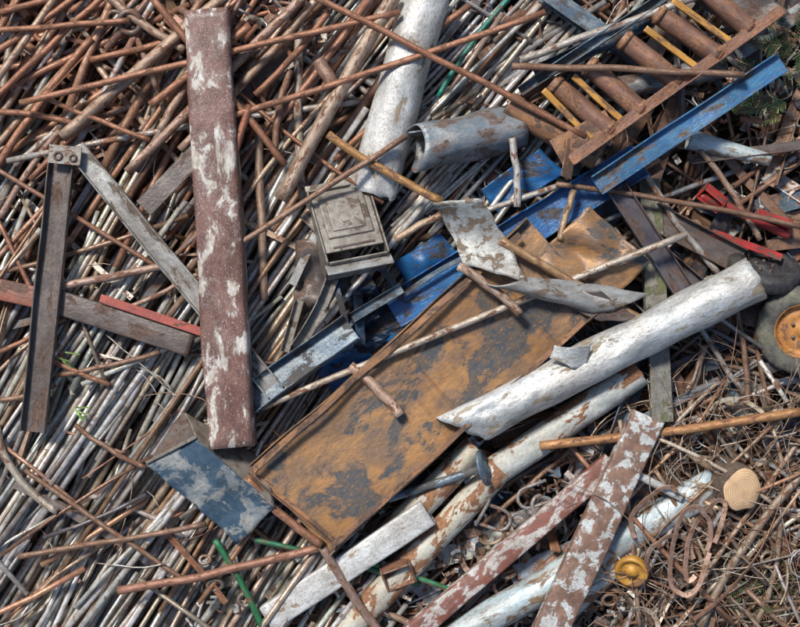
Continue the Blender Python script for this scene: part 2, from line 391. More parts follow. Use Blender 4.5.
def field(mb,n,xr,yr,angs,L,r,pal,zr,bend=.02,tz=.12,segs=3,sd=8,fn=None,bun=None):
    cnt=0
    while cnt<n:
        for __ in range(30):
            x=U(*xr); y=U(*yr)
            if fn is None or fn(x,y): break
        q=R()*sum(a[2] for a in angs)
        for m_,sd_,w_ in angs:
            q-=w_
            if q<=0: break
        ang=G(m_,sd_); l0=U(*L); z0=U(*zr)
        k=random.randint(*bun) if bun and R()<.75 else 1
        pc=random.choice(pal); r0=U(*r); zt=G(0,tz)
        for j in range(k):
            cnt+=1
            a=math.radians(ang+G(0,.9 if k>1 else 0)); l=l0*U(.8,1.1) if k>1 else l0
            z=z0+(U(-.05,.05) if k>1 else 0)
            d=Vector((math.cos(a),math.sin(a),0)); nrm=Vector((-d.y,d.x,0)); c=W(x,y,z)
            if k>1: c+=nrm*((j-(k-1)/2)*r0*2.6/100+G(0,.016))+d*G(0,.18)
            c.z=z
            zz=(zt+G(0,.02))/2*min(1,l/200)
            bs=G(0,bend)*l/100*(.5 if k>1 else 1); bz=G(0,bend*.5)*l/100
            path=[]
            for i in range(segs+1):
                u=i/segs*2-1
                p=c+d*(u*l/200)+nrm*bs*(1-u*u)+Vector((0,0,zz*u+bz*(1-u*u)))
                p.z=max(p.z,.03); path.append(p)
            rr=(r0*U(.9,1.1) if k>1 else U(*r))/100
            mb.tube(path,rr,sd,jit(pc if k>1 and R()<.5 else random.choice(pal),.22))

# ------------------------------------------------------------------ ground
def build_ground():
    vs=[];fs=[]; xs=[-150,-60,-25,-12]+[-9+i*.3 for i in range(61)]+[12,25,60,150]
    n=len(xs)
    for x in xs:
        for y in xs:
            z=noise.noise(Vector((x,y,0))*1.3)*.05*(1 if abs(x)<9.5 and abs(y)<9.5 else 0)
            vs.append((x,y,z))
    for i in range(n-1):
        for j in range(n-1): fs.append((i*n+j,(i+1)*n+j,(i+1)*n+j+1,i*n+j+1))
    me=bpy.data.meshes.new('ground'); me.from_pydata(vs,[],fs); me.update(); me.polygons.foreach_set('use_smooth',[True]*len(fs))
    me.materials.append(M['ground']); o=bpy.data.objects.new('ground',me); col.objects.link(o)
build_ground()

# ------------------------------------------------------------------ masses
pit=lambda x,y: not (285<x<455 and 235<y<400)
m1=MB()
field(m1,350,(-200,300),(190,860),[(57,3.2,.9),(50,7,.1)],(380,820),(1.8,3.5),SIL,(.06,.42),.006,.18,bun=(2,5))
field(m1,170,(-160,290),(190,780),[(57,4,.75),(64,5,.25)],(280,640),(1.8,3.5),SIL,(.36,.70),.010,.14,bun=(1,4))
field(m1,75,(-100,290),(230,740),[(58,6,.5),(32,12,.25),(-40,20,.25)],(60,220),(1.5,3.0),SIL+RUS+DRK,(.55,.74),.03,.08)
m1.obj('silver_rod_pile',M['rods'])
m2=MB()
field(m2,240,(-160,330),(-160,200),[(56,5,.72),(42,8,.12),(-40,9,.11),(14,9,.05)],(280,640),(1.8,3.6),RUS,(.06,.48),.012,.16,segs=5,bun=(1,4))
field(m2,120,(-120,330),(-120,200),[(55,7,.56),(-45,12,.21),(17,8,.15),(84,6,.08)],(180,460),(2.,4.4),RUS,(.42,.78),.018,.12,segs=5)
m2.obj('rusty_rod_pile',M['rodrust'])
m3=MB()
field(m3,290,(300,570),(-140,225),[(50,4,.84),(38,7,.10),(-30,15,.06)],(180,520),(1.4,3.1),MIXC+SIL[:7],(.06,.56),.012,.16,fn=pit,bun=(1,4))
m3.obj('grey_rod_pile',M['rods'])
m4=MB()
field(m4,200,(540,930),(-120,440),[(-40,12,.4),(27,12,.25),(60,12,.25),(90,20,.10)],(80,320),(1.3,3.6),DRK+MIXC[:3],(.06,.52),.02,.14,bun=(1,3))
field(m4,150,(240,660),(360,760),[(42,7,.6),(-30,18,.2),(10,14,.2)],(80,320),(1.2,3.4),DRK+MIXC,(.05,.34),.02,.1,bun=(1,3),fn=pit)
field(m4,50,(330,640),(120,400),[(35,10,.5),(-45,18,.5)],(60,220),(1.4,3.4),DRK,(.05,.28),.02,.1)
def profs(mb,n,xr,yr,angs,L,wr,pal,zr,fn=None):
    for _ in range(n):
        x,y=U(*xr),U(*yr)
        if fn and not fn(x,y): continue
        a=math.radians(random.choice(angs)+G(0,9)); w=U(*wr)/100; k=random.choice(['chan','angle','angle','flat','box','ibeam'])
        p=W(x,y,U(*zr)); l=U(*L)/100
        m=Matrix.Translation(p)@Matrix.Rotation(a,4,'Z')@Matrix.Rotation(G(0,.09),4,'Y')@Matrix.Rotation(random.choice([0,0,1.57,3.14,.8])+G(0,.2),4,'X')
        mb.prof(m,l,prof(k,w,w*U(.4,.9),.012),jit(random.choice(pal)),6,G(0,.03))
profs(m4,95,(560,930),(-120,440),[-40,25,60,30,90],(80,260),(7,22),DRK+DRK+MIXC[:2],(.12,.55))
profs(m4,50,(240,680),(380,760),[42,42,-35,10],(80,240),(7,20),DRK+MIXC,(.1,.38))
profs(m4,20,(340,620),(120,400),[35,-45],(60,180),(7,16),DRK,(.05,.3))
profs(m4,24,(620,930),(420,760),[60,20,-50],(60,160),(5,12),DRK+TW,(.2,.6))
profs(m4,22,(-120,330),(-120,230),[56,40,-40],(90,280),(5,12),RUS+DRK,(.4,.72))
profs(m4,14,(-120,280),(230,760),[57,30,-30],(60,180),(4,9),RUS+SIL[3:6]+DRK,(.5,.7))
def plates(mb,n,xr,yr,S,pal,zr,fn=None):
    for _ in range(n):
        x,y=U(*xr),U(*yr)
        if fn and not fn(x,y): continue
        m=Matrix.Translation(W(x,y,U(*zr)))@Matrix.Rotation(U(0,6.28),4,'Z')@Matrix.Rotation(G(0,.35),4,'X')@Matrix.Rotation(G(0,.35),4,'Y')
        s_=U(*S)/100; mb.plate(m,s_*U(.8,1.8),s_*U(.4,1),.01,jit(random.choice(pal),.25))
PL=[(.09,.09,.095),(.15,.10,.08),(.22,.135,.09),(.20,.20,.195),(.02,.08,.16),(.06,.11,.16),(.12,.11,.11),(.17,.14,.12),(.05,.05,.06),(.035,.04,.055)]
plates(m4,105,(550,900),(-60,420),(10,38),PL,(.12,.48))
plates(m4,55,(260,640),(400,700),(10,32),PL,(.1,.34))
plates(m4,24,(440,600),(0,230),(8,24),PL,(.3,.5))
plates(m4,26,(620,900),(430,700),(8,22),PL,(.25,.6))
plates(m4,14,(285,455),(240,400),(14,34),[(.015,.025,.04),(.02,.06,.13),(.04,.04,.04)],(.1,.42))
plates(m4,10,(-60,300),(-60,620),(6,16),[(.25,.15,.10),(.2,.17,.15),(.14,.10,.08)],(.4,.66))
m4.obj('mixed_scrap_bar_pile',M['debris'])

def wires(mb,n,xr,yr,zr,r,pal,segs=(6,14),step=(.05,.13),wob=.35,fn=None,flat=.25,curl=.15):
    for _ in range(n):
        x=U(*xr);y=U(*yr)
        if fn and not fn(x,y): continue
        z=U(*zr); p=W(x,y,z); h=U(0,6.28); path=[p.copy()]; dv=G(0,curl); st=U(*step)
        pit_=G(0,.1)
        for i in range(random.randint(*segs)):
            h+=dv+G(0,wob*.5); pit_=pit_*.8+G(0,.08)
            p=p+Vector((math.cos(h),math.sin(h),pit_))*st; p.z=max(.03,min(p.z,zr[1]+.15)); path.append(p.copy())
        c=jit(random.choice(pal),.25)
        if R()<flat: mb.strip(path,U(.015,.05),.006,c,U(-2,2))
        else: mb.tube(path,U(*r)/100,5,c,hollow=False)
m5=MB()
fr_=lambda x,y:x>610+(y<470)*40
wires(m5,330,(620,930),(390,760),(.08,.4),(.4,1.3),[tuple(c*.55 for c in k) for k in TW],fn=fr_)  # low wires use darkened colours, painting in shade between the upper ones
wires(m5,900,(630,930),(380,760),(.25,.80),(.22,.6),TW,segs=(4,10),step=(.06,.20),wob=.10,flat=.1,fn=fr_)
wires(m5,70,(630,930),(400,760),(.35,.74),(.5,1.1),TW,segs=(12,26),step=(.04,.10),wob=.14,flat=.35,fn=fr_,curl=.35)
field(m5,140,(620,900),(430,740),[(60,18,.4),(20,20,.3),(-50,20,.3)],(60,280),(.9,2.6),TW,(.3,.74),.05,.2,segs=5,fn=fr_)
m5.obj('rusty_wire_tangle',M['debris'])
m6=MB()
wires(m6,260,(460,930),(-100,420),(.1,.56),(.35,1.1),DRK+MIXC,curl=.22)
wires(m6,200,(240,660),(380,740),(.08,.38),(.35,1.1),DRK+TW+MIXC,fn=pit,curl=.22)
wires(m6,90,(-100,320),(-100,740),(.35,.74),(.3,.8),RUS+SIL,wob=.15)
m6.obj('loose_wire_scrap',M['debris'])

md=MB()
def debris(n,xr,yr,zr,pal,s=(.03,.12),fn=None):
    for _ in range(n):
        x,y=U(*xr),U(*yr)
        if fn and not fn(x,y): continue
        p=W(x,y,U(*zr)); c=jit(random.choice(pal),.3); k=R()
        m=Matrix.Translation(p)@Matrix.Rotation(U(0,6.28),4,'Z')@Matrix.Rotation(G(0,.5),4,'X')@Matrix.Rotation(G(0,.5),4,'Y')
        S=U(*s)
        if k<.27: md.box(m,S*U(1,2.6),S*U(.3,1),S*U(.08,.35),c)
        elif k<.32: md.ring(m,S*.5,S*U(.08,.2),14,6,c,arc=random.choice([1,.7,.5,.4]))
        elif k<.36: md.ring(m,S*.3,S*.14,6,4,c)
        elif k<.62: md.tube([m@Vector((-S*U(.5,1.6),0,0)),m@Vector((S*U(.5,1.6),0,0))],S*U(.08,.22),10,c)
        elif k<.8:
            a=U(.5,1.5); md.strip([m@Vector((-S,0,0)),m@Vector((0,0,0)),m@Vector((S*math.cos(a),0,S*math.sin(a)))],S*U(.4,1),.008,c)
        else:
            n_=random.randint(4,7); md.strip([m@Vector((math.cos(i*.5)*S,math.sin(i*.5)*S,i*.01)) for i in range(n_)],S*U(.2,.5),.008,c)
dk=[tuple(c*.45 for c in k) for k in DRK]  # bottom-layer palette darkened: shade of the deep gaps put into the colour
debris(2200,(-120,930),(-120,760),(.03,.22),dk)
debris(1000,(480,930),(-100,760),(.2,.52),DRK+MIXC+RUS[:3])
debris(400,(190,420),(510,740),(.25,.6),DRK+MIXC+SIL[:4],(.03,.09))
debris(360,(610,930),(420,740),(.35,.70),TW+MIXC+SIL[:3],(.02,.07))
debris(130,(-60,330),(-60,230),(.45,.70),RUS+DRK,(.03,.08))
debris(110,(60,330),(-60,60),(.6,.76),DRK+RUS,(.04,.1))
debris(220,(440,620),(470,627),(.3,.5),DRK+MIXC,(.03,.1))
md.obj('small_metal_debris',M['debris'])

# ------------------------------------------------------------------ hero rods
def hrod(name,a,b,r,c,bend=0,bz=0,mat='rodhero'):
    r*=.82
    mb=MB(); p1=W(*a);p2=W(*b); n=Vector((-(p2-p1).y,(p2-p1).x,0)).normalized(); K=16
    sd=Vector((U(0,50),U(0,50),0))
    path=[]
    for i in range(K+1):
        u=i/K; w=4*u*(1-u)
        path.append(p1.lerp(p2,u)+n*(bend/100*w+noise.noise(sd+Vector((u*4,0,0)))*.02*w)+Vector((0,0,bz/100*w)))
    fr=frame(p1,p2,0); inv=fr.inverted()
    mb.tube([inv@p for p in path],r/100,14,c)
    o=mb.obj(name,M[mat]); o.matrix_world=fr; return o
CP=(.40,.19,.11);RU=(.35,.16,.09);TN=(.43,.31,.23);BR=(.27,.165,.11);GR=(.46,.44,.41);PT=(.52,.46,.38);OC=(.52,.29,.11);PK=(.42,.29,.23);OR=(.50,.26,.11)
rods=[
((20,103,.98),(400,12,1.02),3.8,CP),((213,122,1.0),(545,12,1.0),3.8,CP),((62,137,.85),(225,-4,.9),7,TN),
((127,172,.86),(305,-5,.9),5.5,PK),((-5,52,.8),(78,-5,.8),4,CP),((-5,98,.78),(105,-5,.82),4,RU),((-5,170,.74),(92,38,.8),4.5,CP),
((150,-5,1.06),(285,165,.95),4.2,RU),((108,-5,.85),(185,50,.84),5,TN),((196,272,1.03),(406,136,1.02),3.5,BR),
((281,200,.9),(395,-6,.98),8.5,(.44,.34,.26)),((203,240,1.03),(250,105,1.0),4.5,(.34,.13,.08)),
((45,291,.8),(170,265,.82),4.6,PK),((237,168,.75),(244,285,.75),4,BR),((258,125,.75),(264,300,.72),5,TN),
((328,134,.98),(442,201,.96),4.8,OC),((500,240,1.0),(650,324,.9),5.2,(.46,.29,.15)),((262,408,.86),(687,234,.98),4,PT),
((311,-5,1.05),(585,137,1.0),3.9,RU),((512,66,1.08),(744,75,1.1),3.9,BR),((540,446,.75),(806,411,.78),5.4,OR),
((118,591,.78),(322,547,.78),5,(.36,.18,.12)),((18,557,.76),(206,524,.76),3.4,BR),((322,546,.8),(380,632,.62),5.4,PK),
((25,470,.75),(192,585,.72),3,BR),((512,138,.9),(517,207,.85),4.2,(.68,.68,.66)),((556,184,.85),(806,228,.75),3.2,BR),
((350,366,.88),(400,416,.92),6,(.60,.42,.32)),((458,266,1.02),(520,314,1.0),5,(.54,.40,.31)),
((-5,112,.8),(78,125,.8),3.6,RU),((60,5,.7),(135,85,.7),3,PT),((300,20,.75),(303,200,.7),5,(.5,.43,.35)),
((0,12,.8),(165,-30,.8),4,RU),((15,165,.72),(85,100,.75),4,(.5,.46,.41)),((150,105,.9),(250,25,.95),4.6,CP),
((320,-5,.8),(180,150,.8),5,TN),((90,60,.78),(215,25,.82),4,RU),((0,218,.7),(60,130,.74),4,PK),
((290,70,.86),(275,150,.84),4,BR),((340,95,.9),(318,60,.9),8,(.36,.23,.17)),
((640,165,.7),(720,275,.6),4,GR),((700,150,.65),(760,240,.6),3.6,TN),((735,300,.55),(748,410,.55),3.6,BR),((705,345,.55),(690,410,.52),4,(.34,.25,.19)),
((755,330,.5),(770,405,.5),3,BR),((690,310,.6),(745,395,.5),3.4,GR),((560,240,.86),(574,190,.86),4,(.5,.37,.23)),
((395,240,.8),(470,200,.85),4.4,(.46,.34,.23)),((470,215,.82),(560,185,.82),3.6,GR),((180,8,.82),(255,55,.82),4.5,BR),
((750,70,.7),(806,70,.7),4,GR),((690,20,.8),(745,70,.8),3.4,PT),((400,55,.8),(470,5,.8),4,RU),((520,60,.95),(700,-5,.98),4.5,(.48,.46,.42)),
((620,430,.5),(720,395,.52),3.4,BR),((480,525,.45),(580,440,.45),3.2,BR),((360,600,.5),(420,627,.5),4,TN),
((55,375,.76),(160,352,.76),3,BR),((75,425,.76),(146,468,.76),3,BR),
((715,470,.7),(800,520,.65),3.2,TN),((690,600,.7),(800,440,.65),3,TN),((620,420,.75),(640,627,.6),2.6,TN),
((28,350,.76),(110,385,.76),3,CP),((0,352,.76),(66,318,.76),3,RU),((110,315,.8),(240,250,.8),3,PK),((0,400,.76),(55,385,.76),3.2,BR),
((160,130,.84),(200,60,.84),5,TN),((335,160,.8),(420,75,.78),3.4,RU),((430,180,.74),(520,95,.76),3.2,PT),
((-5,30,.88),(130,20,.9),3.4,RU),((30,180,.82),(175,40,.86),3.6,(.34,.15,.09)),((40,95,.9),(150,140,.86),3,CP),((255,95,.9),(330,10,.92),4,RU),
]
for a,b,r,c in rods:
    hrod('rusty_rod' if c!=(.68,.68,.66) else 'white_rod',a,b,r,c,bend=U(-3.5,3.5))
hrod('bent_grey_rod',(-4,425,.76),(58,512,.74),4.6,(.5,.45,.37),bend=-12)
TE=(.02,.24,.18)
hrod('green_rod',(438,97,.80),(512,-5,.84),3,TE,bend=4)
hrod('green_rod',(215,540,.74),(264,632,.72),3.8,(.03,.22,.09),bend=3)
hrod('green_rod',(360,562,.6),(455,592,.55),3.4,(.05,.24,.11),bend=2)
hrod('green_rod',(255,540,.72),(420,585,.55),3.2,(.04,.20,.11),bend=2)

# ------------------------------------------------------------------ hero beams and pipes
bar('brown_square_column','rhs',(207,12,.98),(233,446,.92),41,M['brownpeel'],h=32,t=1.4,dent=.9,rag=.8,taper=1.06,N=50)
bar('white_pipe','tube',(428,-12,.80),(371,194,.72),45,M['whitepipe'],t=1,dent=1.3,rag=1.4,sides=44,N=40,crush2=.4)
bar('white_pipe','tube',(462,429,.84),(754,278,.90),38,M['whitepipe2'],t=.9,dent=1.6,rag=1.6,sides=48,taper=1.14,cut=-.9,N=56,crush=.6,df=1.8)
patch('torn_pipe_flap',[(553,347,1.06),(590,345,1.10),(584,370,1.01),(550,358,1.04)],M['whitepipe2'],fz=lambda u,v:.05*math.sin(u*3.1),th=.01,rag=.05)
bar('dark_channel_beam','chan',(64,150,.86),(34,432,.82),24,M['darksteel'],h=9,t=1.5,dent=.5)
bar('grey_channel_beam','chan',(76,149,.90),(276,392,.80),19,M['greychan'],h=8,t=1.6,dent=.4)
bar('grey_flat_bar','flat',(143,208,.84),(245,105,.9),19,M['darksteel'],t=1.2,dent=.4)
bar('brown_beam','rhs',(58,302,.78),(192,345,.78),23,M['darksteel'],h=12,t=1.2)
bar('red_brown_beam','rhs',(-20,285,.74),(62,303,.75),20,M['redbeam'],h=12,t=1.2)
bar('faded_red_flat_bar','flat',(100,298,.88),(205,333,.87),8,M['salmon'],t=1,dent=.3)
bar('grey_channel_trough','chan',(250,402,.80),(352,328,.86),27,M['slate'],h=12,t=1.2,roll=-14,dent=.8,rag=1)
def rolled():
    p1=W(414,152,.80);p2=W(524,126,.84);L=(p2-p1).length; vs=[];fs=[];na=60;nx=16
    for i in range(nx+1):
        x=-L/2+L*i/nx
        for k in range(na+1):
            a=-.9+k/na*2*math.pi*1.22; r=.235-.07*k/na*(1+.3*math.sin(i*.5))
            r+=noise.noise(Vector((x*2,math.cos(a),math.sin(a))))*.05
            vs.append((x+(.07*math.sin(a*1.5)*max(0,1-i/4)),r*math.cos(a),r*math.sin(a)))
    for i in range(nx):
        for k in range(na):
            o=i*(na+1)+k; fs.append((o,o+1,o+na+2,o+na+1))
    me=bpy.data.meshes.new('rolled_steel_sheet'); me.from_pydata(vs,[],fs); me.update(); me.polygons.foreach_set('use_smooth',[True]*len(fs))
    me.materials.append(M['bluegrey']); o=bpy.data.objects.new('rolled_steel_sheet',me); col.objects.link(o)
    o.matrix_world=frame(p1,p2,0)@Matrix.Rotation(math.radians(14),4,'Y'); s=o.modifiers.new('t','SOLIDIFY'); s.thickness=.014
rolled()
bar('rusty_pipe','tube',(508,104,.82),(598,158,.84),25,M['ochre'],t=1,dent=.6,rag=1)

e=empty('roller_conveyor_frame',W(660,90,.9)); ch=[]
ch.append(bar('side_rail','angle',(574,166,1.02),(786,14,1.02),11,M['roller'],h=11,t=1.3,roll=0,dent=.3))
ch.append(bar('back_rail','chan',(520,92,.92),(690,-20,.92),10,M['slate'],h=9,t=1.2))
ch.append(bar('end_plate','flat',(556,153,1.02),(612,122,1.0),26,M['ochre'],t=1.3,dent=.5))
ch.append(bar('end_lip','flat',(566,178,1.04),(572,140,1.0),14,M['ochre'],t=1.2,roll=40))
for k,(a,b) in enumerate([((552,82),(612,133)),((587,64),(642,112)),((622,38),(680,84)),((656,12),(720,58)),((696,-18),(750,30))]):
    ch.append(bar('roller_%d'%k,'tube',(*a,.93),(*b,.95),19,M['roller'],t=1.5,dent=.3))
    dx,dy=b[0]-a[0],b[1]-a[1]
    for q in (.06,.93):
        ch.append(bar('roller_collar_%d_%d'%(k,int(q*100)),'tube',(a[0]+dx*(q-.03),a[1]+dy*(q-.03),.94),(a[0]+dx*(q+.03),a[1]+dy*(q+.03),.94),21,M['ochre'],t=2,N=2))
for k,(a,b) in enumerate([((543,90),(592,140)),((573,76),(626,124)),((645,28),(700,70)),((672,0),(736,46))]):
    ch.append(bar('yellow_bar_%d'%k,'rhs',(*a,.99),(*b,.99),6,M['yellow'],h=5,t=.8,dent=.3))
adopt(e,ch)
bar('blue_channel_beam','chan',(782,62,.96),(596,186,.92),20,M['bluebeam'],h=8,t=1.5,dent=.4)
bar('blue_channel_beam','chan',(640,160,.72),(392,312,.62),34,M['blue'],h=10,t=1.4,dent=.8)
bar('dark_blue_beam','chan',(535,75,.75),(650,20,.75),16,M['darkblue'],h=7,t=1.2)
bar('dark_beam','ibeam',(540,-10,.72),(640,60,.68),16,M['slate'],h=14,t=2)
bar('purple_channel_beam','chan',(616,188,.80),(682,290,.70),20,M['purple'],h=8,t=1.4)
bar('dark_channel_beam','chan',(650,215,.62),(740,262,.58),26,M['darksteel'],h=9,t=1.4)
bar('dark_blue_beam','chan',(636,235,.6),(718,305,.55),18,M['purple'],h=9,t=1.4)
bar('grey_pipe','tube',(600,92,.62),(725,66,.62),22,M['bluegrey'],t=1)
bar('grey_pipe','tube',(688,139,.62),(770,160,.60),20,M['bluewhite'],t=1,taper=.6)
bar('mossy_post','box',(648,180,.55),(662,422,.66),20,M['moss'],h=16,dent=.6)
bar('small_steel_tube','tube',(700,195,.6),(790,235,.6),10,M['red'],t=1)
bar('red_flat_bar','flat',(712,232,.62),(782,258,.6),7,M['red'],t=1.2,dent=.8)
bar('brown_beam','rhs',(735,55,.6),(810,5,.62),16,M['bluegrey'],h=12)
patch('rusty_panel',[(690,0,.8),(750,-20,.82),(790,14,.8),(740,30,.78)],M['darksteel'],cr=.05)
bar('brown_beam','angle',(690,165,.6),(806,150,.6),10,M['darksteel'],h=8)

patch('blue_panel',[(480,190,.60),(540,148,.66),(566,172,.62),(500,214,.55)],M['blue'],cr=.12)
patch('blue_panel',[(318,372,.50),(352,330,.56),(384,372,.54),(345,412,.48)],M['blue'],cr=.14)
patch('blue_panel',[(395,262,.60),(440,232,.66),(470,270,.60),(418,310,.56)],M['blue'],cr=.18)
patch('dark_blue_sheet',[(330,345,.52),(392,285,.60),(416,318,.56),(372,352,.48)],M['darkblue'],cr=.18,cf=3,fl=True,nu=9,nv=9)
patch('dark_blue_sheet',[(375,330,.50),(412,300,.58),(440,330,.56),(400,370,.5)],M['blue'],cr=.16,cf=3,fl=True,nu=8,nv=8)
patch('black_crumpled_sheet',[(325,290,.60),(360,262,.68),(385,300,.62),(345,332,.54)],M['darkblue'],cr=.2,cf=3,fl=True,nu=8,nv=8)
patch('blue_panel',[(545,215,.6),(610,180,.6),(630,215,.55),(570,250,.55)],M['darkblue'],cr=.1)
bar('black_bent_strip','flat',(335,280,.80),(348,330,.76),6,M['darkblue'],t=.8,sag=-5)
bar('black_bent_strip','flat',(372,262,.80),(402,300,.72),6,M['darkblue'],t=.8,sag=-6,sagy=4)
bar('black_bent_strip','chan',(352,318,.74),(402,288,.80),10,M['slate'],h=5,t=.8,sag=-2)
bar('black_bent_strip','angle',(366,345,.68),(362,290,.72),9,M['darkblue'],h=6,t=.8)
bar('bent_blue_strip','flat',(398,300,.70),(470,255,.74),5,M['slate'],t=.8,sag=-3,sagy=3)

# central trough
e=empty('rusty_steel_trough',W(420,400,.8)); ch=[]
A=(290,509,.80);B=(566,262,.84)
ch.append(bar('tray','chan',A,B,112,M['trough'],h=12,t=1.3,dent=2.2,df=1.2,N=50,roll=2))
ch.append(bar('rim_strip','flat',(251,472,.965),(520,234,.975),6,M['ochre'],t=1.2,dent=1.2,df=2))
ch.append(bar('front_rim_strip','flat',(331,547,.94),(585,322,.955),5,M['ochre'],t=1.2,dent=1.2,df=2))
ch.append(bar('end_lip','angle',(248,473,.84),(335,545,.82),5,M['ochre'],h=9,t=1.2,dent=.6))
adopt(e,ch)
patch('rusty_plate',[(528,262,.86),(590,206,.90),(652,262,.86),(590,322,.82)],M['trough'],cr=.14)
hrod('rusty_rod',(246,477,.9),(322,545,.85),5,CP,bend=-4)
patch('white_curled_plate',[(434,203,1.16),(481,198,1.18),(527,280,1.06),(463,264,1.02)],M['greyplate'],fz=lambda u,v:-.15*math.sin(math.pi*v)+.03*u,cr=.03,th=.016,rag=.03)
patch('bent_grey_strip',[(486,284,1.06),(530,278,1.10),(652,296,.95),(592,312,.93)],M['greychan'],fz=lambda u,v:.06*math.sin(4*u),cr=.05)
patch('bent_brown_strip',[(540,292,.95),(600,290,1.0),(640,318,.93),(600,322,.9)],M['darksteel'],cr=.08)

e=empty('folded_steel_box',W(210,480,.8)); ch=[]
ch.append(patch('front_face',[(146,464,.86),(196,438,.98),(275,508,.96),(238,544,.76)],M['bluestain'],cr=.06,cf=1.5))
ch.append(patch('top_face',[(183,411,.72),(265,462,.72),(275,508,.955),(196,438,.975)],M['tan'],cr=.06,cf=1.5))
ch.append(patch('side_face',[(146,464,.86),(183,411,.72),(190,424,.8),(196,438,.97)],M['darksteel'],cr=.03))
ch.append(bar('bent_edge','flat',(146,463,.885),(196,437,1.0),3,M['tan'],t=2))
adopt(e,ch)

def housing():
    p=W(348,221,1.0); e=empty('metal_appliance_housing',p); ch=[]
    base=Matrix.Translation(p)@Matrix.Rotation(math.radians(17),4,'Z')@Matrix.Rotation(math.radians(-24),4,'X')@Matrix.Rotation(math.radians(13),4,'Y')
    w,l,h=.58,.78,.34
    def bx(n,x,y,z,a,b,c,mat,rx=0,bv=.008):
        mb=MB(); mb.box(Matrix.Translation((x,y,z))@Matrix.Rotation(rx,4,'X'),a,b,c,(.3,.3,.3)); o=mb.obj(n,mat); o.matrix_world=base
        b_=o.modifiers.new('b','BEVEL'); b_.width=bv; b_.segments=3; ch.append(o)
    t=.018
    bx('wall_left',-w/2,0,-h/2,t,l,h,M['tan']); bx('wall_right',w/2,0,-h/2,t,l,h,M['tan'])
    bx('wall_top',0,l/2,-h/2,w-.024,t,h,M['tan']); bx('wall_bottom',0,-l/2,-h/2,w-.024,t,h,M['tan'])
    bx('lid',0,.05,-.045,w-.03,l-.13,.03,M['tan'])
    bx('pressed_panel',.0,.09,-.025,.44,.46,.035,M['tan'],0,.016)
    bx('pressed_centre',.0,.09,-.008,.32,.34,.03,M['tan'],0,.013)
    bx('slot',0,-.235,-.028,.40,.022,.02,M['darksteel'])
    bx('bottom_flange',0,-l/2-.05,-.05,w+.05,.13,.016,M['greychan'],-.3)
    bx('top_flange',0,l/2+.03,-.01,w+.03,.06,.014,M['tan'],.2)
    adopt(e,ch)
housing()
bar('bent_tan_frame','angle',(300,218,.86),(345,262,.88),10,M['tan'],h=8,t=1.2,dent=.6)
bar('bent_tan_frame','angle',(330,262,.88),(290,345,.78),12,M['tan'],h=10,t=1.2,dent=.9,sagy=4)
bar('bent_tan_frame','flat',(292,285,.80),(322,222,.90),8,M['greyplate'],t=1.2,dent=.8)
patch('torn_tan_sheet',[(298,240,.76),(330,236,.82),(322,300,.78),(290,325,.70)],M['darksteel'],cr=.14,cf=3,nu=16,nv=16)
bar('bent_tan_frame','chan',(285,352,.74),(300,300,.78),9,M['tan'],h=6,t=1.)

mb=MB(); 
mb.box(Matrix.Translation(W(65,155,.99))@Matrix.Rotation(-.1,4,'Z'),.30,.17,.03,(.30,.28,.25))
mb.ring(Matrix.Translation(W(58,156,1.01)),.035,.012,14,6,(.1,.08,.07)); mb.ring(Matrix.Translation(W(73,158,1.01)),.03,.012,14,6,(.1,.08,.07))
mb.obj('mounting_bracket',M['rodhero'],recenter=True)

# bottom pipes
bar('white_square_tube','rhs',(268,618,.62),(428,512,.72),27,M['whitepipe'],h=18,t=1.2,dent=.7,rag=.6)
bar('cream_pipe','tube',(392,536,.58),(476,446,.64),28,M['creamrust'],t=1.2,dent=1.2,crush=.5,rag=1)
bar('rusty_painted_pipe','tube',(338,640,.50),(500,468,.60),28,M['creamrust'],t=1.2,dent=1.2)
bar('rusty_painted_pipe','tube',(470,488,.52),(640,372,.66),30,M['whiterust'],t=1.2,dent=1.2,rag=1)
bar('red_rusty_beam','rhs',(410,636,.60),(612,462,.68),21,M['redwhite'],h=14,t=1.2,dent=.6)
bar('brown_flaking_beam','rhs',(546,640,.80),(648,416,.78),33,M['brownwhite'],h=16,t=1.2,dent=.8,rag=.6)
bar('pale_blue_pipe','tube',(440,648,.50),(716,484,.56),31,M['bluewhite'],t=1.2,dent=1.4,rag=1,crush2=.4)
bar('pale_blue_pipe','tube',(560,612,.46),(640,545,.48),26,M['whiterust'],t=1.2,dent=1)
bar('white_short_tube','tube',(636,474,.75),(682,498,.72),8,M['whitepipe'],t=1)
bar('dark_blue_strip','flat',(500,408,.56),(650,352,.6),12,M['darkblue'],t=1)
bar('rusty_red_beam','rhs',(470,640,.42),(560,560,.44),18,M['roller'],h=12)
bar('grey_flat_bar','flat',(600,440,.6),(720,380,.55),8,M['bluegrey'],t=1)
e=empty('axle_with_flange',W(440,480,.75)); ch=[]
ch.append(bar('shaft','tube',(388,499,.74),(486,467,.8),8,M['slate'],t=2))
ch.append(lathe('flange',[(.0,.03),(.06,.035),(.07,.015),(.17,.012),(.175,-.012),(.0,-.012)],M['slate'],W(484,468,.8),(0,72,18),32))
adopt(e,ch)
mb=MB()
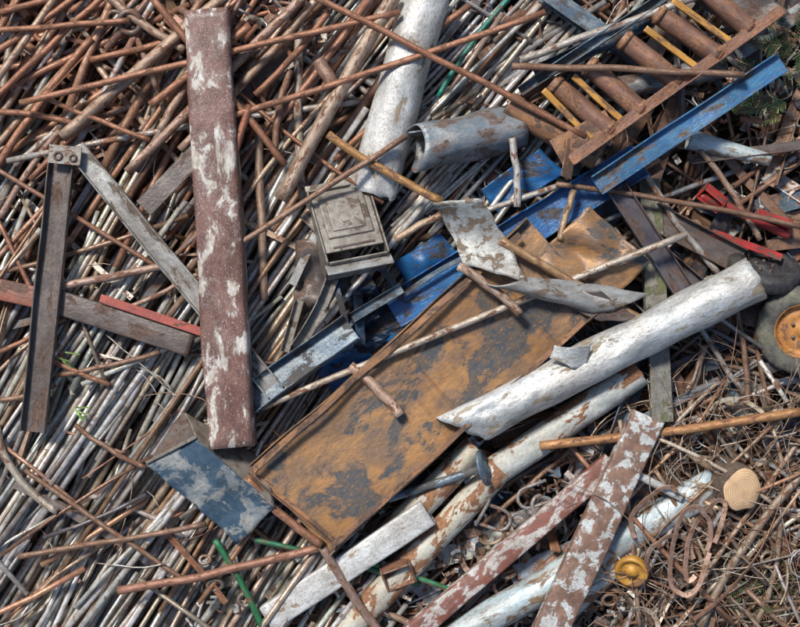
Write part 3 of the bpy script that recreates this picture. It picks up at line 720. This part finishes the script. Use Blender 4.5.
for (x,y,z,Rr,r,a,arc,c) in [(475,505,.62,.10,.018,40,.5,(.30,.31,.32)),(492,535,.6,.12,.02,200,.6,(.36,.28,.2)),(215,585,.72,.07,.02,0,1,(.2,.18,.15)),(245,600,.7,.06,.02,0,1,(.2,.17,.15)),(130,22,.85,.1,.03,0,1,(.15,.11,.09)),(115,18,.85,.07,.02,0,.8,(.2,.16,.12)),
 (205,560,.74,.05,.018,0,1,(.3,.25,.2)),(518,520,.6,.07,.018,0,.7,(.2,.19,.18)),(540,505,.58,.09,.02,90,.5,(.3,.28,.27)),(770,560,.7,.08,.018,0,.8,(.34,.26,.18)),(610,600,.6,.07,.02,0,1,(.2,.15,.12))]:
    mb.ring(Matrix.Translation(W(x,y,z))@Matrix.Rotation(math.radians(a),4,'Z')@Matrix.Rotation(U(-.5,.5),4,'X'),Rr,r,24,8,c,arc,U(.75,1))
mb.obj('scrap_ring_set',M['debris'],recenter=True)
mb=MB()
for (x,y,z,a,s_) in [(478,498,.66,60,.11),(500,520,.62,-20,.1),(528,498,.6,200,.1)]:
    m=Matrix.Translation(W(x,y,z))@Matrix.Rotation(math.radians(a),4,'Z')
    pts=[Vector((-s_*2.2,-s_,0)),Vector((-s_,-s_,0)),Vector((0,-s_,0))]+[Vector((s_*math.sin(t_),-s_*math.cos(t_),0)) for t_ in (.5,1,1.57,2.1,2.6)]+[Vector((0,s_,0)),Vector((-s_,s_,0)),Vector((-s_*2.2,s_,.03))]
    mb.tube([m@p for p in pts],.018,8,(.26,.25,.24))
mb.obj('steel_u_bolt_set',M['debris'],recenter=True)
def boxob(name,px,py,z,rz,l,w,h,mat,tilt=.2):
    e=empty(name,W(px,py,z)); B_=Matrix.Translation(W(px,py,z))@Matrix.Rotation(math.radians(rz),4,'Z')@Matrix.Rotation(tilt,4,'X'); ch=[]
    for n,x,y,zz,a,b,c in [('base',0,0,-h/2,l,w,.02),('side_1',-l/2,0,0,.02,w+.02,h),('side_2',l/2,0,0,.02,w+.02,h),('side_3',0,-w/2,0,l-.024,.02,h),('side_4',0,w/2,0,l-.024,.02,h),('core',0,0,-h*.2,l*.5,w*.5,h*.5)]:
        mb=MB(); mb.box(Matrix.Translation((x,y,zz)),a,b,c,(.3,.2,.1)); o=mb.obj(n,mat); o.matrix_world=B_; o.modifiers.new('b','BEVEL').width=.006; ch.append(o)
    adopt(e,ch)
boxob('rusty_junction_box',398,574,.64,20,.28,.20,.16,M['roller'],.4)
boxob('red_machine_part',712,198,.62,-40,.24,.12,.14,M['red'],.7)
boxob('red_machine_part',772,222,.6,-20,.32,.10,.12,M['red'],.9)
boxob('small_steel_case',560,340,.62,30,.2,.14,.1,M['bluegrey'])
boxob('machine_cover',655,572,.5,10,.26,.2,.14,M['darksteel'])

def wheel(name,loc,tilt,Rr,tyre,hub,gr=26):
    e=empty(name,loc); ch=[]
    s=Rr
    tb=lambda a,k:(.02*s*(1 if math.sin(a*gr)>0 else 0) if k in(5,6,7) else 0)+noise.noise(Vector((math.cos(a)*4,math.sin(a)*4,k)))*.015*s
    ch.append(lathe('tyre',[(.55*s,.10*s),(.60*s,.20*s),(.72*s,.25*s),(.86*s,.23*s),(.94*s,.19*s),(.98*s,.12*s),(.99*s,0),(.98*s,-.12*s),(.92*s,-.2*s),(.75*s,-.25*s),(.58*s,-.2*s),(.55*s,-.1*s)],tyre,loc,tilt,104,tb))
    ch.append(lathe('rim',[(.0,.12*s),(.12*s,.12*s),(.15*s,.06*s),(.30*s,.05*s),(.38*s,.10*s),(.45*s,.02*s),(.53*s,.04*s),(.56*s,.14*s),(.60*s,.21*s),(.60*s,.10*s),(.55*s,-.12*s)],hub,loc,tilt,48))
    for i in range(5):
        a=i*1.2566
        o=lathe('bolt_%d'%i,[(0,.04*s),(.045*s,.04*s),(.045*s,-.02*s)],M['darksteel'],loc,tilt,6)
        bpy.context.view_layer.update()
        o.matrix_world=o.matrix_world@Matrix.Translation((.24*s*math.cos(a),.24*s*math.sin(a),.07*s)); ch.append(o)
    adopt(e,ch)
wheel('old_wheel',W(802,330,.66),(10,-14,0),.43,M['tyremoss'],M['hub'])
wheel('old_tyre',W(764,268,.58),(-52,14,0),.36,M['rubber'],M['rubber'])
lathe('orange_disc_wheel',[(0,.05),(.05,.05),(.06,.02),(.11,.02),(.13,.05),(.155,.05),(.16,0),(.15,-.04)],M['yellow'],W(632,571,.68),(22,-18,0),40)
def log():
    p=W(743,490,.84); e=empty('cut_log',p)
    bk=lathe('bark',[(.195,0.0),(.205,-.02),(.21,-.25),(.215,-.55)],M['bark'],p,(8,14,0),40,lambda a,k:noise.noise(Vector((math.cos(a)*1.6,math.sin(a)*1.6,0)))*.03)
    fc=lathe('cut_face',[(0.0,.006),(.1,.006),(.190,.004),(.200,-.01)],M['wood'],p,(8,14,0),40,lambda a,k:noise.noise(Vector((math.cos(a)*1.6,math.sin(a)*1.6,0)))*.03 if k>1 else 0)
    adopt(e,[bk,fc])
log()
mb=MB()
for (x,y,z,rx,ry,rot,arc) in [(690,548,.86,.17,.44,-12,1),(704,538,.82,.11,.40,-24,.85),(670,560,.78,.24,.2,0,.6),(655,515,.78,.3,.16,50,.5)]:
    pts=[]; c0=W(x,y,z); rr=math.radians(rot); sd=U(0,50)
    n=36
    for i in range(int(n*arc)+1):
        a=2*math.pi*i/n; q=1+.25*noise.noise(Vector((math.cos(a)*1.5,math.sin(a)*1.5,sd))); X=rx*math.cos(a)*q;Y=ry*math.sin(a)*q
        pts.append(c0+Vector((X*math.cos(rr)-Y*math.sin(rr),X*math.sin(rr)+Y*math.cos(rr),.06*math.sin(a*1.5+x))))
    mb.strip(pts,.045,.014,(.38,.24,.18),0,.5)
mb.obj('rusty_strap_hoops',M['debris'],recenter=True)
mb=MB()
def sprig(x,y,z,ang,L,n,c):
    p=W(x,y,z); d=Vector((math.cos(ang),math.sin(ang),.1)); 
    mb.tube([p,p+d*L*.5,p+d*L],.006,5,(.10,.07,.04),hollow=False)
    for i in range(n):
        u=i/n; q=p+d*L*u; sg=1 if i%2 else -1
        dd=(d*.7+Vector((-d.y,d.x,0))*sg*1.0+Vector((0,0,U(-.3,.5)))).normalized(); l=L*.3*(1-u*.6)*U(.7,1.2)
        mb.strip([q,q+dd*l*.5,q+dd*l],l*.14,.003,jit(c,.3),0)
for _ in range(26): sprig(U(765,830),U(20,75),U(.6,.95),U(0,6.28),U(.15,.4),26,(.05,.10,.03))
for _ in range(9): sprig(U(740,790),U(90,120),U(.6,.72),U(2.4,3.6),U(.2,.36),24,(.18,.25,.08))
for _ in range(16): sprig(U(735,800),U(580,627),U(.6,.75),U(0,6.28),U(.1,.25),18,(.09,.14,.04))
mb.obj('weed_foliage',M['debris'])
mb=MB()
for (x,y,n) in [(60,354,3),(74,408,4),(235,482,2)]:
    for _ in range(n):
        p=W(x+U(-6,6),y+U(-4,4),.8); a=-.4+G(0,.3); d=Vector((math.cos(a),math.sin(a),U(-.1,.2)))*.14
        mb.strip([p,p+d*.5+Vector((0,0,.02)),p+d],.018,.003,jit((.20,.34,.10),.2),.5)
mb.obj('grass_blades',M['debris'])
hrod('tree_branch',(700,627,.7),(806,470,.72),5,(.32,.26,.2),bend=8)
hrod('tree_branch',(755,627,.66),(780,520,.7),3.4,(.36,.29,.22),bend=-6)
hrod('tree_branch',(655,470,.7),(715,627,.6),2.6,(.4,.3,.21),bend=10)

# ------------------------------------------------------------------ camera, light
cam=bpy.data.cameras.new('camera'); cam.sensor_fit='HORIZONTAL'; cam.angle=2*math.atan(4.0/H); cam.clip_end=1000
co=bpy.data.objects.new('camera',cam); co.location=(0,0,H); co.rotation_euler=(0,0,0); col.objects.link(co); scene.camera=co
w=bpy.data.worlds.new("World"); scene.world=w; w.use_nodes=True
nt=w.node_tree; sky=nt.nodes.new('ShaderNodeTexSky'); sky.sky_type='NISHITA'; sky.sun_disc=False
EL,AZ=52,-35
sky.sun_elevation=math.radians(EL); sky.sun_rotation=math.radians(AZ)
bg=nt.nodes['Background']; nt.links.new(sky.outputs[0],bg.inputs[0]); bg.inputs[1].default_value=.135
sl=bpy.data.lights.new('sun','SUN'); sl.energy=4.7; sl.angle=math.radians(11); sl.color=(1,.96,.90)
so=bpy.data.objects.new('sun',sl); col.objects.link(so)
d=Vector((math.sin(math.radians(AZ))*math.cos(math.radians(EL)),math.cos(math.radians(AZ))*math.cos(math.radians(EL)),math.sin(math.radians(EL))))
so.rotation_euler=d.to_track_quat('Z','Y').to_euler()
scene.view_settings.view_transform='Standard'; scene.view_settings.look='None'; scene.view_settings.exposure=0
